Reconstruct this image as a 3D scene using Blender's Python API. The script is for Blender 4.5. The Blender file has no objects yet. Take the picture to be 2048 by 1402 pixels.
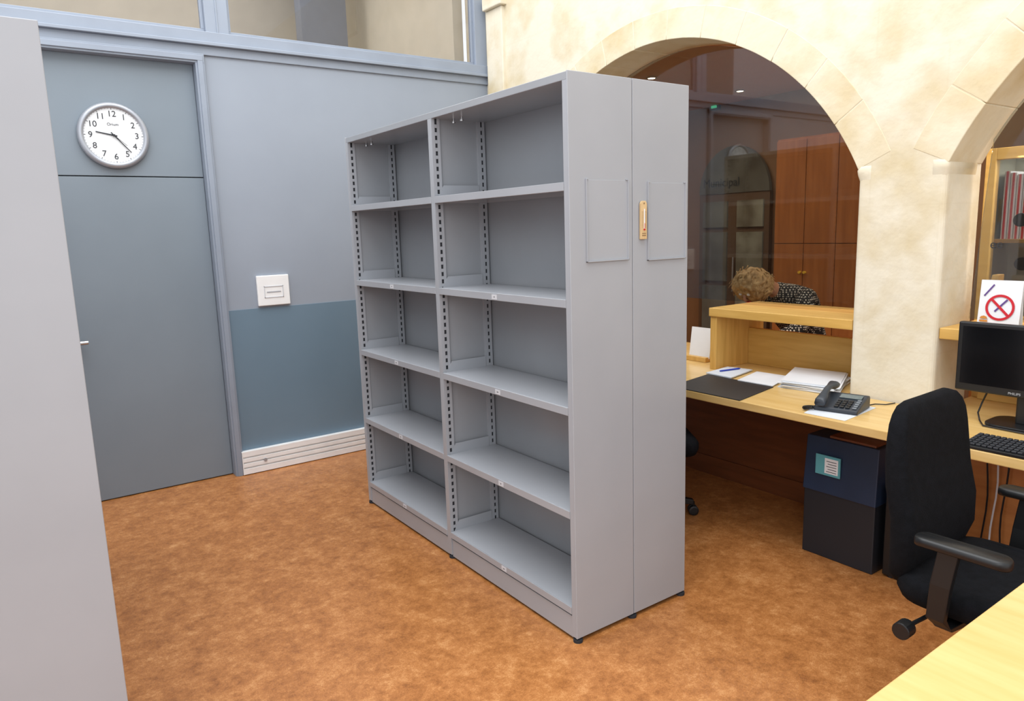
import bpy,bmesh,math,random
import numpy as np
from mathutils import Vector,Matrix,noise
random.seed(4)
S=bpy.context.scene
C=S.collection
S.view_settings.view_transform='Standard'
R=math.radians
# ------------------------------------------------------------ camera calibration
def basis(yaw,pitch,roll):
    rh=np.array([math.cos(yaw),-math.sin(yaw),0.]);fh=np.array([math.sin(yaw),math.cos(yaw),0.]);z=np.array([0,0,1.])
    fw=fh*math.cos(pitch)-z*math.sin(pitch);up=fh*math.sin(pitch)+z*math.cos(pitch)
    return rh*math.cos(roll)-up*math.sin(roll), rh*math.sin(roll)+up*math.cos(roll), fw
SEG={2:[(75,40,262,1402),(695,275,738,1005),(1131,142,1150,1285),(1378,165,1366,1195),(1266,150,1267,1240),(375,130,465,945),(860,225,903,1115)],
1:[(695,275,1131,140),(738,1005,1150,1285),(703,415,1134,370),(713,570,1140,613),(723,712,1141,833),(732,853,1145,1045),(1375,795,1760,885)],
0:[(1135,137,1378,165),(1150,1285,1366,1195),(208,993,462,945),(80,65,965,163),(485,948,727,904),(118,352,397,356),(450,622,707,600)]}
def resid(p):
    cx,cy,fw=basis(p[0],p[1],p[2]);f=p[3]*1000;out=[]
    for a,ss in SEG.items():
        vp=np.array([1024*fw[a]+f*cx[a],701*fw[a]-f*cy[a],fw[a]])
        for x1,y1,x2,y2 in ss:
            m=np.array([(x1+x2)/2,(y1+y2)/2,1.]);l=np.cross(m,vp);l=l/math.hypot(l[0],l[1])
            out.append(float(l@np.array([x1,y1,1.])))
    return np.array(out)
p=np.array([R(34.5),R(9.4),R(1.75),1.46])
for it in range(25):
    r0=resid(p);J=np.zeros((len(r0),4))
    for k in range(4):
        q=p.copy();q[k]+=1e-5;J[:,k]=(resid(q)-r0)/1e-5
    p=p-np.linalg.lstsq(J,r0,rcond=None)[0]
H0=1.6
cx,cy,fw=[Vector(v) for v in basis(*p[:3])];F=float(p[3]*1000)
CAM=Vector((0,0,H0))
cd=bpy.data.cameras.new('camera');cam=bpy.data.objects.new('camera',cd);C.objects.link(cam);S.camera=cam
cam.matrix_world=Matrix(((cx.x,cy.x,-fw.x,0),(cx.y,cy.y,-fw.y,0),(cx.z,cy.z,-fw.z,H0),(0,0,0,1)))
cd.sensor_width=36;cd.lens=F/2048*36;cd.clip_start=.02
def ray(px,py): return cx*(px-1024)-cy*(py-701)+fw*F
def onA(px,py,a,val):
    d=ray(px,py);return CAM+d*((val-CAM[a])/d[a])
onX=lambda x,y,v:onA(x,y,0,v)
onY=lambda x,y,v:onA(x,y,1,v)
onZ=lambda x,y,v:onA(x,y,2,v)
# ------------------------------------------------------------ materials
def lin(c):
    return tuple(((v/255)/12.92 if v/255<=.04045 else ((v/255+.055)/1.055)**2.4) for v in c)+(1,)
def mat(name,c,rough=.5,metal=0,c2=None,scale=6,bump=0,bscale=60,stretch=(1,1,1),lo=.35,hi=.65,detail=4,spec=.5,emit=0,coat=0,bricks=0):
    m=bpy.data.materials.new(name);m.use_nodes=True;n=m.node_tree.nodes;l=m.node_tree.links
    b=n['Principled BSDF'];b.inputs['Roughness'].default_value=rough;b.inputs['Metallic'].default_value=metal
    b.inputs['Specular IOR Level'].default_value=spec;b.inputs['Coat Weight'].default_value=coat
    c=lin(c);c2=lin(c2) if c2 else tuple(v*.93 for v in c[:3])+(1,)
    tc=n.new('ShaderNodeTexCoord');mp=n.new('ShaderNodeMapping');mp.inputs['Scale'].default_value=stretch
    l.new(tc.outputs['Object'],mp.inputs['Vector'])
    no=n.new('ShaderNodeTexNoise');no.inputs['Scale'].default_value=scale;no.inputs['Detail'].default_value=detail
    l.new(mp.outputs[0],no.inputs['Vector'])
    rp=n.new('ShaderNodeValToRGB');rp.color_ramp.elements[0].position=lo;rp.color_ramp.elements[1].position=hi
    rp.color_ramp.elements[0].color=c;rp.color_ramp.elements[1].color=c2
    l.new(no.outputs['Fac'],rp.inputs['Fac']);col=rp.outputs['Color']
    if bricks:
        sp=n.new('ShaderNodeSeparateXYZ');l.new(tc.outputs['Object'],sp.inputs[0]);cb=n.new('ShaderNodeCombineXYZ')
        l.new(sp.outputs['Y'],cb.inputs['X']);l.new(sp.outputs['Z'],cb.inputs['Y'])
        bt=n.new('ShaderNodeTexBrick');bt.inputs['Scale'].default_value=1;bt.inputs['Mortar Size'].default_value=.006;bt.inputs['Mortar Smooth'].default_value=.6
        bt.inputs['Brick Width'].default_value=.62;bt.inputs['Row Height'].default_value=.33
        bt.inputs['Color1'].default_value=(1,1,1,1);bt.inputs['Color2'].default_value=(.96,.95,.92,1);bt.inputs['Mortar'].default_value=(.72,.66,.52,1)
        l.new(cb.outputs[0],bt.inputs['Vector'])
        mx=n.new('ShaderNodeMix');mx.data_type='RGBA';mx.blend_type='MULTIPLY';mx.inputs['Factor'].default_value=bricks
        l.new(col,mx.inputs['A']);l.new(bt.outputs['Color'],mx.inputs['B']);col=mx.outputs['Result']
    l.new(col,b.inputs['Base Color'])
    if emit:
        l.new(rp.outputs['Color'],b.inputs['Emission Color']);b.inputs['Emission Strength'].default_value=emit
    if bump:
        n2=n.new('ShaderNodeTexNoise');n2.inputs['Scale'].default_value=bscale;n2.inputs['Detail'].default_value=5
        l.new(mp.outputs[0],n2.inputs['Vector'])
        bp=n.new('ShaderNodeBump');bp.inputs['Strength'].default_value=bump;bp.inputs['Distance'].default_value=.01
        l.new(n2.outputs['Fac'],bp.inputs['Height']);l.new(bp.outputs[0],b.inputs['Normal'])
    return m
def glassmat(name,tint=(255,255,255),refl=.09,rough=.02):
    m=bpy.data.materials.new(name);m.use_nodes=True;n=m.node_tree.nodes;l=m.node_tree.links
    for x in list(n):
        if x.type!='OUTPUT_MATERIAL': n.remove(x)
    o=[x for x in n if x.type=='OUTPUT_MATERIAL'][0]
    t=n.new('ShaderNodeBsdfTransparent');t.inputs[0].default_value=lin(tint)
    g=n.new('ShaderNodeBsdfGlossy');g.inputs['Roughness'].default_value=rough
    lw=n.new('ShaderNodeLayerWeight');lw.inputs['Blend'].default_value=.25
    ma=n.new('ShaderNodeMath');ma.operation='MULTIPLY';ma.inputs[1].default_value=refl*3
    ad=n.new('ShaderNodeMath');ad.operation='ADD';ad.inputs[1].default_value=refl*.4
    l.new(lw.outputs['Fresnel'],ma.inputs[0]);l.new(ma.outputs[0],ad.inputs[0])
    mx=n.new('ShaderNodeMixShader');l.new(ad.outputs[0],mx.inputs[0]);l.new(t.outputs[0],mx.inputs[1]);l.new(g.outputs[0],mx.inputs[2])
    l.new(mx.outputs[0],o.inputs['Surface']);return m
metal=mat('shelf_metal',(165,168,174),.34,0,(161,164,170),3)
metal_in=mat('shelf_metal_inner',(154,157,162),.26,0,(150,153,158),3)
darkm=mat('slot_dark',(38,40,46),.8)  # near-black for feet and for shade painted into the upright slots
wallg=mat('wall_grey_paint',(150,158,170),.5,0,(146,154,166),2,spec=.3)
doorg=mat('door_grey',(125,136,146),.42,0,(121,132,142),2)
dado=mat('dado_blue_grey',(110,132,149),.38,0,(106,128,145),2)
frameg=mat('frame_grey',(142,151,165),.45)
whitep=mat('white_plastic',(243,243,243),.4)
offw=mat('clock_dial',(226,228,230),.5)
silver=mat('silver_rim',(170,174,182),.35,.4)
steel=mat('steel',(190,190,192),.25,.9)
blackp=mat('black_plastic',(20,21,23),.4)
screenm=mat('screen_glass',(8,9,12),.12)
blackf=mat('black_fabric',(14,15,18),.95,0,(19,20,24),40,bump=.3,bscale=300,spec=.15)
navy=mat('navy_board',(30,46,72),.5,0,(25,39,62),4)
charc=mat('charcoal_board',(30,33,40),.5)
phonem=mat('phone_slate',(46,52,60),.4)
paper=mat('paper',(228,229,232),.7)
tagm=mat('tag_paper',(205,207,212),.7)
paperg=mat('paper_blue_white',(214,220,228),.7)
blue=mat('pen_blue',(30,60,170),.4)
teal=mat('label_teal',(90,160,170),.6)
red=mat('sign_red',(196,24,40),.5)
ink=mat('ink',(45,48,54),.7)
wood=mat('desk_wood',(220,186,124),.35,0,(210,173,106),5,stretch=(6,.6,6),coat=.2)
wood2=mat('counter_wood',(214,172,96),.4,0,(200,156,80),5,stretch=(6,.6,6))
framew=mat('cabinet_frame_wood',(240,200,122),.4,0,(228,186,108),5,stretch=(6,.6,6))
woodv=mat('upright_wood',(212,168,94),.42,0,(196,152,78),5,stretch=(8,8,.7))
orange=mat('orange_cupboard_wood',(168,106,56),.45,0,(152,92,46),4,stretch=(6,6,.6))
panelo=mat('orange_desk_panel',(184,122,66),.45,0,(170,108,56),4,stretch=(6,.6,6))
brownw=mat('brown_panel',(122,68,36),.5,0,(104,56,28),4,stretch=(6,.7,6))
ceilm=mat('office_ceiling_brown',(198,144,100),.6)
darkw=mat('dark_wall',(134,102,74),.6)
stone=mat('limestone',(221,213,194),.85,0,(200,182,142),3.2,bump=.45,bscale=15,lo=.46,hi=.76,detail=10,spec=.12,bricks=.08)
stoney=mat('limestone_yellow',(220,210,186),.85,0,(200,178,132),3.4,bump=.45,bscale=16,lo=.42,hi=.76,detail=10,spec=.12)
cream=mat('cream_plaster',(216,206,184),.8)
beige=mat('beige_plaster',(196,188,172),.8)
glass=glassmat('clear_glass',(228,230,230),.15)
glass2=glassmat('window_glass',(240,240,242),.07)
skin_m=mat('skin',(190,140,112),.5)
hairm=mat('hair_blonde',(204,172,122),.6,0,(156,122,78),30,bump=.5,bscale=90)
darkfab=mat('dark_trousers',(28,29,36),.85)
green=mat('green_lamp',(90,230,170),.5,emit=.6)
lampm=mat('warm_lamp',(255,236,200),.5,emit=14)
paneB=mat('daylight_glow_pane',(128,126,110),.4,0,(84,76,62),3,emit=.28)  # weak emission stands in for daylight beyond the panes
paneDim=mat('dim_glow_pane',(98,98,90),.4,0,(74,70,62),3,emit=.14)  # dimmer painted glow, shared by door panes and the reflected arch
yellowm=mat('yellow_sheet',(230,190,60),.6)
burger=mat('bun_brown',(200,130,50),.6)
thermo=mat('thermometer_wood',(214,184,138),.5,0,(204,172,124),10,stretch=(4,4,1))
thermok=mat('thermometer_print',(140,112,80),.7)
redstripe=mat('folder_red',(205,45,50),.6)
def floormat():
    m=bpy.data.materials.new('mottled_linoleum');m.use_nodes=True;n=m.node_tree.nodes;l=m.node_tree.links
    b=n['Principled BSDF'];b.inputs['Roughness'].default_value=.36;b.inputs['Specular IOR Level'].default_value=.5
    tc=n.new('ShaderNodeTexCoord')
    def N(s,d,r=.6):
        x=n.new('ShaderNodeTexNoise');x.inputs['Scale'].default_value=s;x.inputs['Detail'].default_value=d;x.inputs['Roughness'].default_value=r
        l.new(tc.outputs['Object'],x.inputs['Vector']);return x
    a=N(13,12,.76);c=N(46,8,.8);e=N(230,3,.6)
    m1=n.new('ShaderNodeMath');m1.operation='MULTIPLY';m1.inputs[1].default_value=.48;l.new(a.outputs['Fac'],m1.inputs[0])
    m2=n.new('ShaderNodeMath');m2.operation='MULTIPLY_ADD';m2.inputs[1].default_value=.32;l.new(c.outputs['Fac'],m2.inputs[0]);l.new(m1.outputs[0],m2.inputs[2])
    m3=n.new('ShaderNodeMath');m3.operation='MULTIPLY_ADD';m3.inputs[1].default_value=.20;l.new(e.outputs['Fac'],m3.inputs[0]);l.new(m2.outputs[0],m3.inputs[2])
    rp=n.new('ShaderNodeValToRGB');cr=rp.color_ramp
    cr.elements[0].position=.38;cr.elements[0].color=lin((132,80,40))
    cr.elements[1].position=.61;cr.elements[1].color=lin((206,150,96))
    x=cr.elements.new(.46);x.color=lin((160,102,53))
    x=cr.elements.new(.53);x.color=lin((181,120,67))
    l.new(m3.outputs[0],rp.inputs['Fac']);l.new(rp.outputs['Color'],b.inputs['Base Color']);return m
floorm=floormat()
def dotmat():
    m=mat('dotted_fabric',(22,22,26),.85);n=m.node_tree.nodes;l=m.node_tree.links
    v=n.new('ShaderNodeTexVoronoi');v.inputs['Scale'].default_value=64;v.inputs['Randomness'].default_value=.2
    tc=[x for x in n if x.type=='TEX_COORD'][0];l.new(tc.outputs['Object'],v.inputs['Vector'])
    r=n.new('ShaderNodeValToRGB');r.color_ramp.interpolation='CONSTANT';r.color_ramp.elements[0].color=lin((205,200,190));r.color_ramp.elements[1].position=.36;r.color_ramp.elements[1].color=lin((20,20,24))
    l.new(v.outputs['Distance'],r.inputs['Fac']);l.new(r.outputs['Color'],n['Principled BSDF'].inputs['Base Color']);return m
dotm=dotmat()
# ------------------------------------------------------------ geometry helpers
NB=bmesh.new
def box(bm,x0,x1,y0,y1,z0,z1):
    v=[bm.verts.new(c) for c in ((x0,y0,z0),(x1,y0,z0),(x1,y1,z0),(x0,y1,z0),(x0,y0,z1),(x1,y0,z1),(x1,y1,z1),(x0,y1,z1))]
    for f in ((0,3,2,1),(4,5,6,7),(0,1,5,4),(1,2,6,5),(2,3,7,6),(3,0,4,7)): bm.faces.new([v[i] for i in f])
    return bm
def B(*a): return box(NB(),*a)
def prism(bm,poly,axis,a0,a1):
    def mk(p,a):
        return (a,p[0],p[1]) if axis==0 else ((p[0],a,p[1]) if axis==1 else (p[0],p[1],a))
    v0=[bm.verts.new(mk(q,a0)) for q in poly];v1=[bm.verts.new(mk(q,a1)) for q in poly]
    bm.faces.new(v0);bm.faces.new(v1[::-1]);n=len(poly)
    for i in range(n): bm.faces.new((v0[i],v0[(i+1)%n],v1[(i+1)%n],v1[i]))
    return bm
def loft(bm,secs,cap=True):
    rings=[[bm.verts.new(q) for q in s] for s in secs];n=len(rings[0])
    for a,b in zip(rings,rings[1:]):
        for i in range(n): bm.faces.new((a[i],a[(i+1)%n],b[(i+1)%n],b[i]))
    if cap: bm.faces.new(rings[0][::-1]);bm.faces.new(rings[-1])
    return bm
def rr(w,d,r,n=4):
    out=[]
    for sx,sy,a0 in ((1,1,0),(-1,1,90),(-1,-1,180),(1,-1,270)):
        for k in range(n+1):
            a=R(a0+90*k/n);out.append((sx*(w/2-r)+r*math.cos(a),sy*(d/2-r)+r*math.sin(a)))
    return out
def tube(bm,pts,r,seg=8,r1=None):
    pts=[Vector(q) for q in pts];n=len(pts);secs=[];prev=None
    for i,q in enumerate(pts):
        t=(pts[min(i+1,n-1)]-pts[max(i-1,0)]).normalized()
        if prev is None:
            a=t.cross(Vector((0,0,1)));
            if a.length<.1:a=t.cross(Vector((1,0,0)))
            a.normalize()
        else:
            a=prev-t*prev.dot(t);a.normalize()
        prev=a;b=t.cross(a);rad=r if r1 is None else r+(r1-r)*i/(n-1)
        secs.append([q+(a*math.cos(2*math.pi*k/seg)+b*math.sin(2*math.pi*k/seg))*rad for k in range(seg)])
    return loft(bm,secs)
def lathe(bm,prof,M=Matrix(),seg=32):
    secs=[[M@Vector((r*math.cos(2*math.pi*k/seg),r*math.sin(2*math.pi*k/seg),z)) for k in range(seg)] for r,z in prof]
    return loft(bm,secs)
def cyl(bm,c,r,h,ax=2,seg=24):
    c=Vector(c)
    Mx=Matrix.Translation(c)@({2:Matrix(),0:Matrix.Rotation(R(90),4,'Y'),1:Matrix.Rotation(R(-90),4,'X')}[ax])
    return lathe(bm,[(r,-h/2),(r,h/2)],Mx,seg)
def xf(bm,M): bmesh.ops.transform(bm,matrix=M,verts=bm.verts);return bm
def rootloc(o):
    v=Vector((0,0,0))
    while o: v=v+o.location;o=o.parent
    return v
def tag(o,label=None,cat=None,group=None,kind=None):
    if label:o['label']=label
    if cat:o['category']=cat
    if group:o['group']=group
    if kind:o['kind']=kind
    return o
def obj(name,bm,m,parent=None,bev=0,smooth=False,world=True,seg=2,label=None):
    if parent is not None: off=rootloc(parent) if world else Vector((0,0,0))
    else:
        xs=[v.co for v in bm.verts];off=Vector(((min(v.x for v in xs)+max(v.x for v in xs))/2,(min(v.y for v in xs)+max(v.y for v in xs))/2,min(v.z for v in xs))) if world else Vector((0,0,0))
    bmesh.ops.translate(bm,verts=bm.verts,vec=-off)
    bmesh.ops.recalc_face_normals(bm,faces=bm.faces)
    me=bpy.data.meshes.new(name);bm.to_mesh(me);bm.free();me.materials.append(m)
    o=bpy.data.objects.new(name,me);C.objects.link(o)
    if parent is not None:o.parent=parent
    else:o.location=off
    if smooth: me.shade_smooth()
    if bev:
        b=o.modifiers.new('bevel','BEVEL');b.width=bev;b.segments=seg;b.limit_method='ANGLE';b.angle_limit=R(40)
    if label:o['label']=label
    return o
def thing(name,label,cat,loc=(0,0,0),rz=0,group=None):
    o=bpy.data.objects.new(name,None);C.objects.link(o);o.location=loc;o.rotation_euler=(0,0,rz);o.empty_display_size=.1
    return tag(o,label,cat,group)
def st(name,bm,m,bev=0,parent=None,**k):
    o=obj(name,bm,m,parent,bev,**k)
    if parent is None:o['kind']='structure'
    return o
def copy_tree(o,parent=None):
    kids=list(o.children);c=o.copy();C.objects.link(c)
    if parent is not None:c.parent=parent
    for k in kids:copy_tree(k,c)
    return c
def txt(bm,s,size,M,ex=.0004):
    cu=bpy.data.curves.new('t','FONT');cu.body=s;cu.size=size;cu.align_x='CENTER';cu.align_y='CENTER';cu.extrude=ex
    o=bpy.data.objects.new('t',cu);C.objects.link(o);bpy.context.view_layer.update()
    me=bpy.data.meshes.new_from_object(o.evaluated_get(bpy.context.evaluated_depsgraph_get()))
    me.transform(M);bm.from_mesh(me);bpy.data.objects.remove(o);bpy.data.meshes.remove(me);return bm
def faceY(p): # local x->X, y->Z, z->-Y
    return Matrix(((1,0,0,p[0]),(0,0,-1,p[1]),(0,1,0,p[2]),(0,0,0,1)))
def faceX(p): # local x->-Y, y->Z, z->-X
    return Matrix(((0,0,-1,p[0]),(-1,0,0,p[1]),(0,1,0,p[2]),(0,0,0,1)))
# ------------------------------------------------------------ measured layout
A=onZ(1150,1284,0);Bc=onZ(1366,1195,0);Cc=onZ(738,1005,0)
X0=(A.x+Cc.x)/2;Y0=(A.y+Bc.y)/2;LEN=Cc.y-Y0
DEP=onY(1374,620,Y0).x-X0
HS=onY(1133,139,Y0).z
ZS=[onY(*q,Y0).z for q in ((1136,363),(1140,601),(1142,820),(1145,1030),(1147,1224))]
Ytr=(onZ(485,948,0).y+onZ(727,904,0).y)/2;Yw=Ytr+.045
Yd=Yw+.045
Pn=onZ(75,40,HS)
DZ=.745
Xd=(onZ(1375,795,DZ-.045).x+onZ(1760,885,DZ-.045).x)/2
Xs=(onZ(1780,805,DZ).x+onZ(1705,787,DZ).x)/2
YPL=onX(1705,600,Xs).y;YPR=onX(1884,500,Xs).y
pts=np.array([[onX(*q,Xs).y,onX(*q,Xs).z] for q in ((1400,72),(1703,300),(1600,172),(1500,103),(1280,90),(1210,135))])
sol=np.linalg.lstsq(np.c_[2*pts,np.ones(len(pts))],(pts**2).sum(1),rcond=None)[0]
AY,AZ=float(sol[0]),float(sol[1]);AR=math.sqrt(sol[2]+AY*AY+AZ*AZ)
TH=.34
# ------------------------------------------------------------ setting
st('floor',B(-3,7.2,-2.5,9,-.03,0),floorm)
# --- grey wall
DX1=onZ(464,945,0).x;DX0=DX1-.93
CAS=.055
ztop=onY(240,112,Yw).z
zrail=onY(700,133,Yw).z
ZW=zrail-.03
bm=NB();box(bm,-2.4,DX0-CAS,Yw,Yw+.1,0,ZW);box(bm,DX1+CAS,Xs+.02,Yw,Yw+.1,0,ZW);box(bm,DX0-CAS,DX1+CAS,Yw,Yw+.1,ztop+CAS,ZW)
st('wall_back',bm,wallg)
zdado=onY(580,611,Yw).z
st('trim_1',B(DX1+CAS+.002,Xs,Yw-.004,Yw,0,zdado),dado,.001)
bm=NB()
for a,b,c in ((0,CAS,.03),(.012,CAS-.012,.04)):
    box(bm,DX1+a,DX1+b,Yw-c,Yw+.09,0,ztop+b);box(bm,DX0-b,DX0-a,Yw-c,Yw+.09,0,ztop+b);box(bm,DX0-b,DX1+b,Yw-c-.001,Yw+.09,ztop+a,ztop+b)
st('trim_2',bm,frameg,.002)
zt=onY(250,353,Yd).z
bm=B(DX0+.002,DX1-.002,Yd,Yd+.04,.006,zt-.003)
door=st('door_1',bm,doorg,.002)
hp=onY(168,686,Yd-.05)
bm=NB();cyl(bm,(DX0+.06,Yd-.006,hp.z),.024,.012,1);cyl(bm,(DX0+.06,Yd-.03,hp.z),.009,.05,1)
tube(bm,[(DX0+.06,Yd-.055,hp.z),(DX0+.10,Yd-.057,hp.z),(hp.x+.022,Yd-.055,hp.z)],.012,12)
obj('door_handle',bm,steel,door,smooth=False)
st('wall_transom',B(DX0+.002,DX1-.002,Yd,Yd+.04,zt+.003,ztop),doorg,.002)
st('wall_behind_door',B(DX0,DX1,Yd+.041,Yd+.055,.0,ztop),darkm)
bm=NB()
box(bm,-2.4,Xs,Yw-.015,Yw+.09,ZW,ZW+.055);box(bm,-2.4,Xs,Yw-.045,Yw+.09,ZW+.055,ZW+.075);box(bm,-2.4,Xs,Yw-.025,Yw+.09,ZW+.075,ZW+.14)
st('trim_3',bm,frameg,.003)
zg=ZW+.14;ZT=4.3
xm=onY(433,50,Yw).x;xr=onY(948,60,Yw).x
bm=NB();w=.07
box(bm,xm-w,xm+w,Yw-.01,Yw+.07,zg,ZT);box(bm,xr,Xs,Yw-.01,Yw+.07,zg,ZT);box(bm,-2.4,Xs,Yw-.01,Yw+.07,ZT,ZT+.1)
box(bm,xm-.005,xm+.005,Yw-.016,Yw,zg,ZT)
st('trim_4',bm,frameg,.003)
for i,(a,b) in enumerate(((-2.4,xm-w),(xm+w,xr))):
    f=NB();box(f,a,b,Yw+.02,Yw+.05,zg,zg+.025);box(f,b-.02,b,Yw+.02,Yw+.05,zg+.025,ZT);box(f,a,a+.02,Yw+.02,Yw+.05,zg+.025,ZT)
    wd=st('window_%d'%(i+1),f,frameg,.002)
    obj('window_pane',B(a+.02,b-.02,Yw+.03,Yw+.036,zg+.025,ZT),glass2,wd)
tx0=onZ(484,948,0).x;th=onY(484,905,Ytr).z
bm=NB();box(bm,tx0,tx0+.006,Ytr-.004,Yw-.004,.004,th);box(bm,tx0+.006,Xs-.01,Ytr+.008,Yw-.004,.004,th-.002)
for z0,z1 in ((.03,.27),(.33,.49),(.55,.71),(.77,1.0)): box(bm,tx0+.006,Xs-.01,Ytr-.005,Ytr+.008,th*z0,th*z1)
bb=st('baseboard_back',bm,whitep,.0015)
so=onY(531,919,Ytr-.006);bm=NB();cyl(bm,(so.x,so.y-.002,so.z),.012,.006,1,20);obj('cable_outlet',bm,silver,bb)
c=onY(545,580,Yw);e0=onY(513,580,Yw).x;e1=onY(577,580,Yw).x;z0=onY(545,610,Yw).z;z1=onY(545,550,Yw).z
t=thing('wall_outlet_box','square white plastic wall box with a small slot frame, above the blue dado','wall box',(c.x,Yw,z0))
obj('back_plate',B(e0,e1,Yw-.024,Yw,z0,z1),whitep,t,.005)
bm=NB();w=e1-e0;h=z1-z0
for q in ((.2,.8,.62,.65),(.2,.8,.26,.29),(.2,.225,.26,.65),(.775,.8,.26,.65)): box(bm,e0+w*q[0],e0+w*q[1],Yw-.027,Yw-.024,z0+h*q[2],z0+h*q[3])
obj('slot_frame',bm,tagm,t,.0006)
obj('slot',B(e0+w*.28,e0+w*.72,Yw-.026,Yw-.024,z0+h*.43,z0+h*.47),mat('pale_flap',(170,172,178),.5),t,.0005)
# --- stone wall with two arches
def arc(cy,n=40,r=AR,z0=None):
    zz=SPR if z0 is None else z0
    a0=math.asin((zz-AZ)/r);return [(cy-r*math.cos(a0+(math.pi-2*a0)*k/n),AZ+r*math.sin(a0+(math.pi-2*a0)*k/n)) for k in range(n+1)]
SPR=AZ+math.sqrt(max(AR**2-(AY-YPL)**2,.01))
half=AY-YPL;AY2=YPR-half
YE=Yw+.3
poly=[(AY2-half-.45,0),(AY2-half,0)]+arc(AY2)+[(AY2+half,0),(YPL,0)]+arc(AY)+[(AY+half,0),(YE,0),(YE,4.3),(AY2-half-.45,4.3)]
st('wall_right',prism(NB(),poly,0,Xs,Xs+TH),stone,.022,seg=4)
def ring(cy,nm):
    bm=NB();a0=math.asin((SPR-AZ)/AR);n=13;g=.0010
    for k in range(n):
        b0=a0+(math.pi-2*a0)*k/n;b1=a0+(math.pi-2*a0)*(k+1)/n
        w=.165;q=[];pr_=.0010+.0012*random.random();ri=AR-.002-.003*random.random()
        for j in range(7):
            b=b0+g/AR+(b1-b0-2*g/AR)*j/6;q.append((cy-ri*math.cos(b),AZ+ri*math.sin(b)))
        for j in range(6,-1,-1):
            b=b0+g/AR+(b1-b0-2*g/AR)*j/6;q.append((cy-(AR+w)*math.cos(b),AZ+(AR+w)*math.sin(b)))
        prism(bm,q,0,Xs-pr_,Xs+TH-.02)
    return st(nm,bm,stoney,.004,seg=3)
ring(AY,'trim_5');ring(AY2,'trim_6')
# worn impost corners
bm=NB()
for y,s in ((YPL,1),(YPR,-1)):
    secs=[]
    for z,o in ((SPR-.11,-.012),(SPR-.06,-.003),(SPR-.025,.006),(SPR-.005,.008),(SPR+.012,.002),(SPR+.03,-.012)):
        secs.append([(Xs-o+a_,y+s*o-s*b_,z) for a_,b_ in ((0,.015),(0,.06),(.03,.09),(TH*.8,.09),(TH*.8,0),(.02,0),(.006,.004))])
    loft(bm,secs)
st('trim_7',bm,stone,smooth=True)
yp=onX(1010,60,Xs).y;zp=onX(985,22,Xs).z
bm=B(Xs-.03,Xs+.02,yp,Yw-.05,0,zp);box(bm,Xs-.06,Xs+.02,yp-.03,Yw-.05,zp,zp+.09)
st('trim_8',bm,stone,.008)
# --- rooms beyond
st('wall_office_back',B(6.2,6.3,-2.5,6.6,0,2.9),darkw)
st('wall_office_end',B(Xs+TH,6.3,6.5,6.6,0,2.9),darkw)
st('ceiling',B(Xs+TH,6.3,-2.5,6.6,2.78,2.88),ceilm)
st('wall_office_return',B(Xs,Xs+TH,YE,6.6,0,2.9),darkw)
st('wall_beyond_glass',B(-2.6,3.3,7.6,7.7,0,4.6),beige)
st('ceiling_beyond_glass',prism(NB(),[(Yw+.1,4.45),(7.6,4.45),(7.6,4.5),(Yw+.1,4.5)],0,-2.6,3.3),cream)
st('wall_stair_side',B(3.25,3.34,Yw+.32,7.6,0,4.45),cream)
slate=mat('column_slate',(120,126,138),.6)
q0=onY(600,60,6.9);q1=onY(690,60,6.9)
st('trim_9',B(q0.x,q1.x,6.85,7.0,0,4.4),slate)
q=onY(862,117,6.8)
bm=NB();a=onY(808,110,6.8);b=onY(880,110,6.8);zb=onY(870,85,6.8).z
box(bm,a.x,a.x+.04,6.78,6.82,2.3,zb);box(bm,b.x-.04,b.x,6.78,6.82,2.3,zb);box(bm,a.x,b.x,6.78,6.82,zb-.04,zb)
st('trim_10',bm,frameg,.003)
s0_=onY(735,100,7.2);s1_=onY(810,20,7.2)
st('wall_stair_soffit',prism(NB(),[(s0_.x,s0_.z-.3),(3.24,s0_.z+.15),(3.24,4.4),(s1_.x,4.4),(s0_.x,s0_.z+.0)],1,7.1,7.58),cream)
tag(obj('notice_sheet',B(q.x-.05,b.x-.045,6.79,6.80,q.z-.12,q.z+.06),yellowm),'yellow sheet seen through the high window by the stone corner','notice')
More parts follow.
